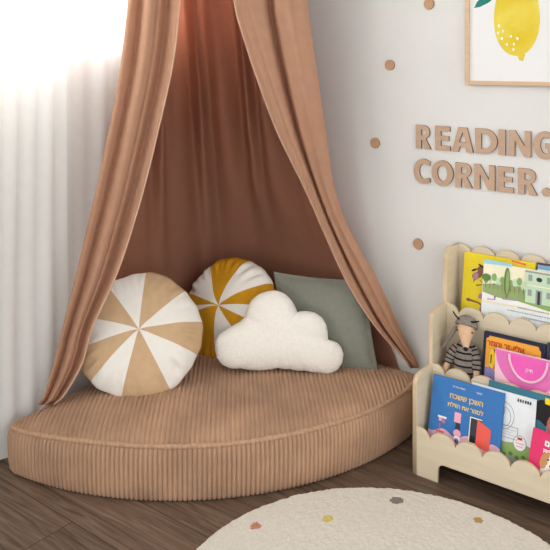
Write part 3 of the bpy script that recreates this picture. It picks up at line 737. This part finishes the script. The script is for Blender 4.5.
art(B, 'text_lines', [('stone', r_) for k, (a, b_) in enumerate(((.125, .232), (.092, .238), (.14, .236))) for r_ in dashes(a, b_, .102 - .014 * k, 18, .0038, rr, .3)], -.0008, .00001)

# ------------------------------------------------------------------ plush toy
TOY = thing('plush_toy', (1.222, -.016, ZF2 + .001), 'beige plush animal in a grey striped knit sweater and hood on the middle tier', 'soft toy')
TOY.scale = (1.06, 1.0, 1.06); TOY.rotation_euler = (0, 0, math.radians(8))
def lathe_along(name, pts, m, parent, n=20, sub=True, idxf=None):
    """pts: (x,y,z,rx,ry) stacked rings roughly along z"""
    V = []; Fc = []; idx = []
    k = len(pts)
    for (x, y, z, rx, ry) in pts:
        for j in range(n): V.append((x + rx * math.cos(2 * PI * j / n), y + ry * math.sin(2 * PI * j / n), z))
    for i in range(k - 1):
        for j in range(n):
            Fc.append((i * n + j, i * n + (j + 1) % n, (i + 1) * n + (j + 1) % n, (i + 1) * n + j)); idx.append(idxf(i) if idxf else 0)
    Fc.append(tuple(range(n - 1, -1, -1))); idx.append(0); Fc.append(tuple((k - 1) * n + j for j in range(n))); idx.append(0)
    return obj(name, V, Fc, m, parent, True, idx)
# sweater body with stripes
ring = []
nb = 40
for i in range(nb + 1):
    t = i / nb; z = .038 + .112 * t
    r = crv([0, .2, .5, .8, 1], [.036, .041, .038, .030, .017], t); ring.append((0, .010 * t, z, r, r * .8))
stripe = lambda i: 1 if i in (5, 6, 12, 13, 19, 20, 26, 27, 33, 34) else 0
lathe_along('sweater', ring, ['knit', 'knit_dark'], TOY, 28, idxf=stripe)
def limb(name, pts, rads, mats, n=12, band=None, parent=None):
    P_ = [Vector(p) for p in pts]; K = 30; PP = []; RR = []
    for i in range(K + 1):
        u = i / K * (len(P_) - 1)
        xs = list(range(len(P_)))
        PP.append(Vector([crv(xs, [p[c] for p in P_], u) for c in range(3)])); RR.append(crv(xs, rads, u))
    RR[0] *= .55; RR[-1] *= .55
    o = tube(name, PP, RR, mats, parent or TOY, n)
    if band:
        for f in o.data.polygons:
            i = f.index // n
            if i < K and band(i): f.material_index = 1
    return o
sb = lambda i: i % 6 in (3, 4)
SL = limb('sleeve', [(-.026, .006, .128), (-.044, -.006, .100), (-.052, -.016, .072)], [.013, .015, .014], ['knit', 'knit_dark'], band=sb)
SR = limb('sleeve', [(.024, .006, .128), (.037, -.008, .098), (.040, -.018, .066)], [.013, .015, .014], ['knit', 'knit_dark'], band=sb)
limb('hand', [(-.052, -.016, .074), (-.058, -.024, .052), (-.056, -.028, .036)], [.009, .010, .008], 'plush', parent=SL)
limb('hand', [(.040, -.018, .070), (.041, -.026, .046), (.038, -.030, .030)], [.009, .010, .008], 'plush', parent=SR)
limb('leg', [(-.018, -.004, .034), (-.019, -.018, .020), (-.020, -.024, .014)], [.018, .015, .011], 'knit_dark')
limb('leg', [(.018, -.004, .034), (.019, -.018, .020), (.020, -.024, .014)], [.018, .015, .011], 'knit_dark')
# head: skull tapering into a long drooping snout
hp = [(0, .014, .196), (.002, .004, .190), (.004, -.008, .182), (.007, -.022, .170), (.010, -.034, .157), (.013, -.043, .146), (.014, -.047, .141)]
HEAD = limb('head', hp, [.020, .026, .026, .021, .015, .010, .007], 'plush', 20)
limb('nose', [(.0135, -.046, .143), (.0145, -.051, .1385), (.015, -.054, .136)], [.007, .007, .004], 'black_felt', parent=HEAD)
for sx, sz in ((-1, 0), (1, .0)):
    ex = .004 + sx * .021; limb('eye', [(ex, -.020, .184), (ex + sx * .003, -.022, .184)], [.003, .003], 'black_felt', 8, parent=HEAD)
# hood: shell over the skull
V = []; Fc = []; nn_ = 28; mm = 12
c = Vector((.001, .008, .190)); ax = Vector((.10, .42, .9)).normalized(); e1 = ax.orthogonal().normalized(); e2 = ax.cross(e1)
for i in range(mm + 1):
    th = i / mm * 1.55
    for j in range(nn_):
        ph = 2 * PI * j / nn_; rr_ = .0335 + .0012 * math.sin(ph * 14)
        V.append(c + (ax * math.cos(th) + (e1 * math.cos(ph) + e2 * math.sin(ph)) * math.sin(th)) * rr_)
for i in range(mm):
    for j in range(nn_): Fc.append((i * nn_ + j, i * nn_ + (j + 1) % nn_, (i + 1) * nn_ + (j + 1) % nn_, (i + 1) * nn_ + j))
hd = obj('knit_hood', V, Fc, 'knit', TOY, True); md = hd.modifiers.new('thick', 'SOLIDIFY'); md.thickness = .003
limb('horn', [(-.016, -.008, .214), (-.026, -.014, .226), (-.036, -.016, .240)], [.003, .0028, .0018], 'black_felt', 8, parent=hd)
limb('horn', [(.018, -.008, .212), (.034, -.014, .217), (.048, -.016, .222)], [.0035, .0032, .0018], 'black_felt', 8, parent=hd)
limb('hood_tie', [(-.030, .002, .186), (-.044, -.006, .160), (-.060, -.006, .135), (-.074, -.004, .112)], [.007, .0075, .006, .004], 'knit', parent=hd)

# ------------------------------------------------------------------ rug
RC = Vector((1.391, -.822)); RR0 = .550
spots = [(257, 526, 'rug_pink', .015), (329, 519, 'rug_yellow', .016), (398, 501, 'rug_grey', .019), (479, 521, 'rug_ochre', .014)]
sp = [(on_z(px, py, .018).xy - RC, m, r) for px, py, m, r in spots]
sp += [(Vector((.25, -.30)), 'rug_pink', .017), (Vector((-.2, -.35)), 'rug_grey', .017), (Vector((.02, -.16)), 'rug_ochre', .016), (Vector((.33, .02)), 'rug_yellow', .016)]
NRG, NSG = 150, 460; V = [Vector((0, 0, .018))]; Fc = []; idx = []; mats = ['rug', 'rug_pink', 'rug_yellow', 'rug_grey', 'rug_ochre']
rr = random.Random(2)
def fuzz(x, y): return .0022 * noise.noise(Vector((x * 95, y * 95, 0))) + .0014 * noise.noise(Vector((x * 38, y * 38, 3)))
prof_r = [RR0 * (i / (NRG - 8)) for i in range(1, NRG - 7)] + [RR0 + .003, RR0 + .006, RR0 + .007, RR0 + .006, RR0 + .003, RR0 + .001, RR0]
prof_z = [.018] * (NRG - 8) + [.016, .013, .010, .006, .003, .001, .0005]
for r, z in zip(prof_r, prof_z):
    for k in range(NSG):
        a = 2 * PI * k / NSG; e = max(0, (r - RR0 * .985) / (RR0 * .015))
        r2 = r + e * .0035 * noise.noise(Vector((60 * math.cos(a), 60 * math.sin(a), z * 90)))
        x, y = r2 * math.cos(a), r2 * math.sin(a)
        V.append(Vector((x, y, max(.0004, z + fuzz(x, y) * min(1, z / .016)))))
def spot(p):
    for c, m, r in sp:
        d = (p.xy - c); ang = math.atan2(d.y, d.x)
        if d.length < r * (1 + .06 * math.sin(2 * ang + r * 300) + .04 * math.sin(3 * ang)): return mats.index(m)
    return 0
NRG = len(prof_r)
for k in range(NSG): Fc.append((0, 1 + k, 1 + (k + 1) % NSG)); idx.append(0)
for i in range(NRG - 1):
    for k in range(NSG):
        a, b = 1 + i * NSG, 1 + (i + 1) * NSG; f = (a + k, b + k, b + (k + 1) % NSG, a + (k + 1) % NSG)
        Fc.append(f); idx.append(spot(V[f[0]]))
o = obj('round_rug', V, Fc, mats, None, True, idx); o.location = (RC.x, RC.y, .0005)
tag(o, 'round cream pile rug with small coloured dots on the dark plank floor', 'rug')

# ------------------------------------------------------------------ light
def area(name, loc, rot, sx, sy, power, col):
    l = bpy.data.lights.new(name, 'AREA'); l.shape = 'RECTANGLE'; l.size = sx; l.size_y = sy; l.energy = power; l.color = col
    o = bpy.data.objects.new(name, l); COL.objects.link(o); o.location = loc; o.rotation_euler = rot
    return o
area('window_daylight', (WX - .22, (W0 + W1) / 2, (Z0 + Z1) / 2 + .05), (0, -PI / 2, 0), Z1 - Z0 + .3, W1 - W0 + .2, 165, (.93, .97, 1.0))
w = bpy.data.worlds.new('daylight'); S.world = w; w.use_nodes = True
# overcast daylight; added fill from the room side evens out the right wall
nt = w.node_tree; bg = nt.nodes['Background']; bg.inputs[0].default_value = (.965, .985, 1.0, 1)
tc = nt.nodes.new('ShaderNodeTexCoord'); dp = nt.nodes.new('ShaderNodeVectorMath'); dp.operation = 'DOT_PRODUCT'
dp.inputs[1].default_value = Vector((.82, -.5, .28)).normalized()
mr = nt.nodes.new('ShaderNodeMapRange'); mr.inputs['From Min'].default_value = 0; mr.inputs['From Max'].default_value = 1
mr.inputs['To Min'].default_value = .85; mr.inputs['To Max'].default_value = 2.42
nt.links.new(tc.outputs['Generated'], dp.inputs[0]); nt.links.new(dp.outputs['Value'], mr.inputs['Value']); nt.links.new(mr.outputs[0], bg.inputs[1])
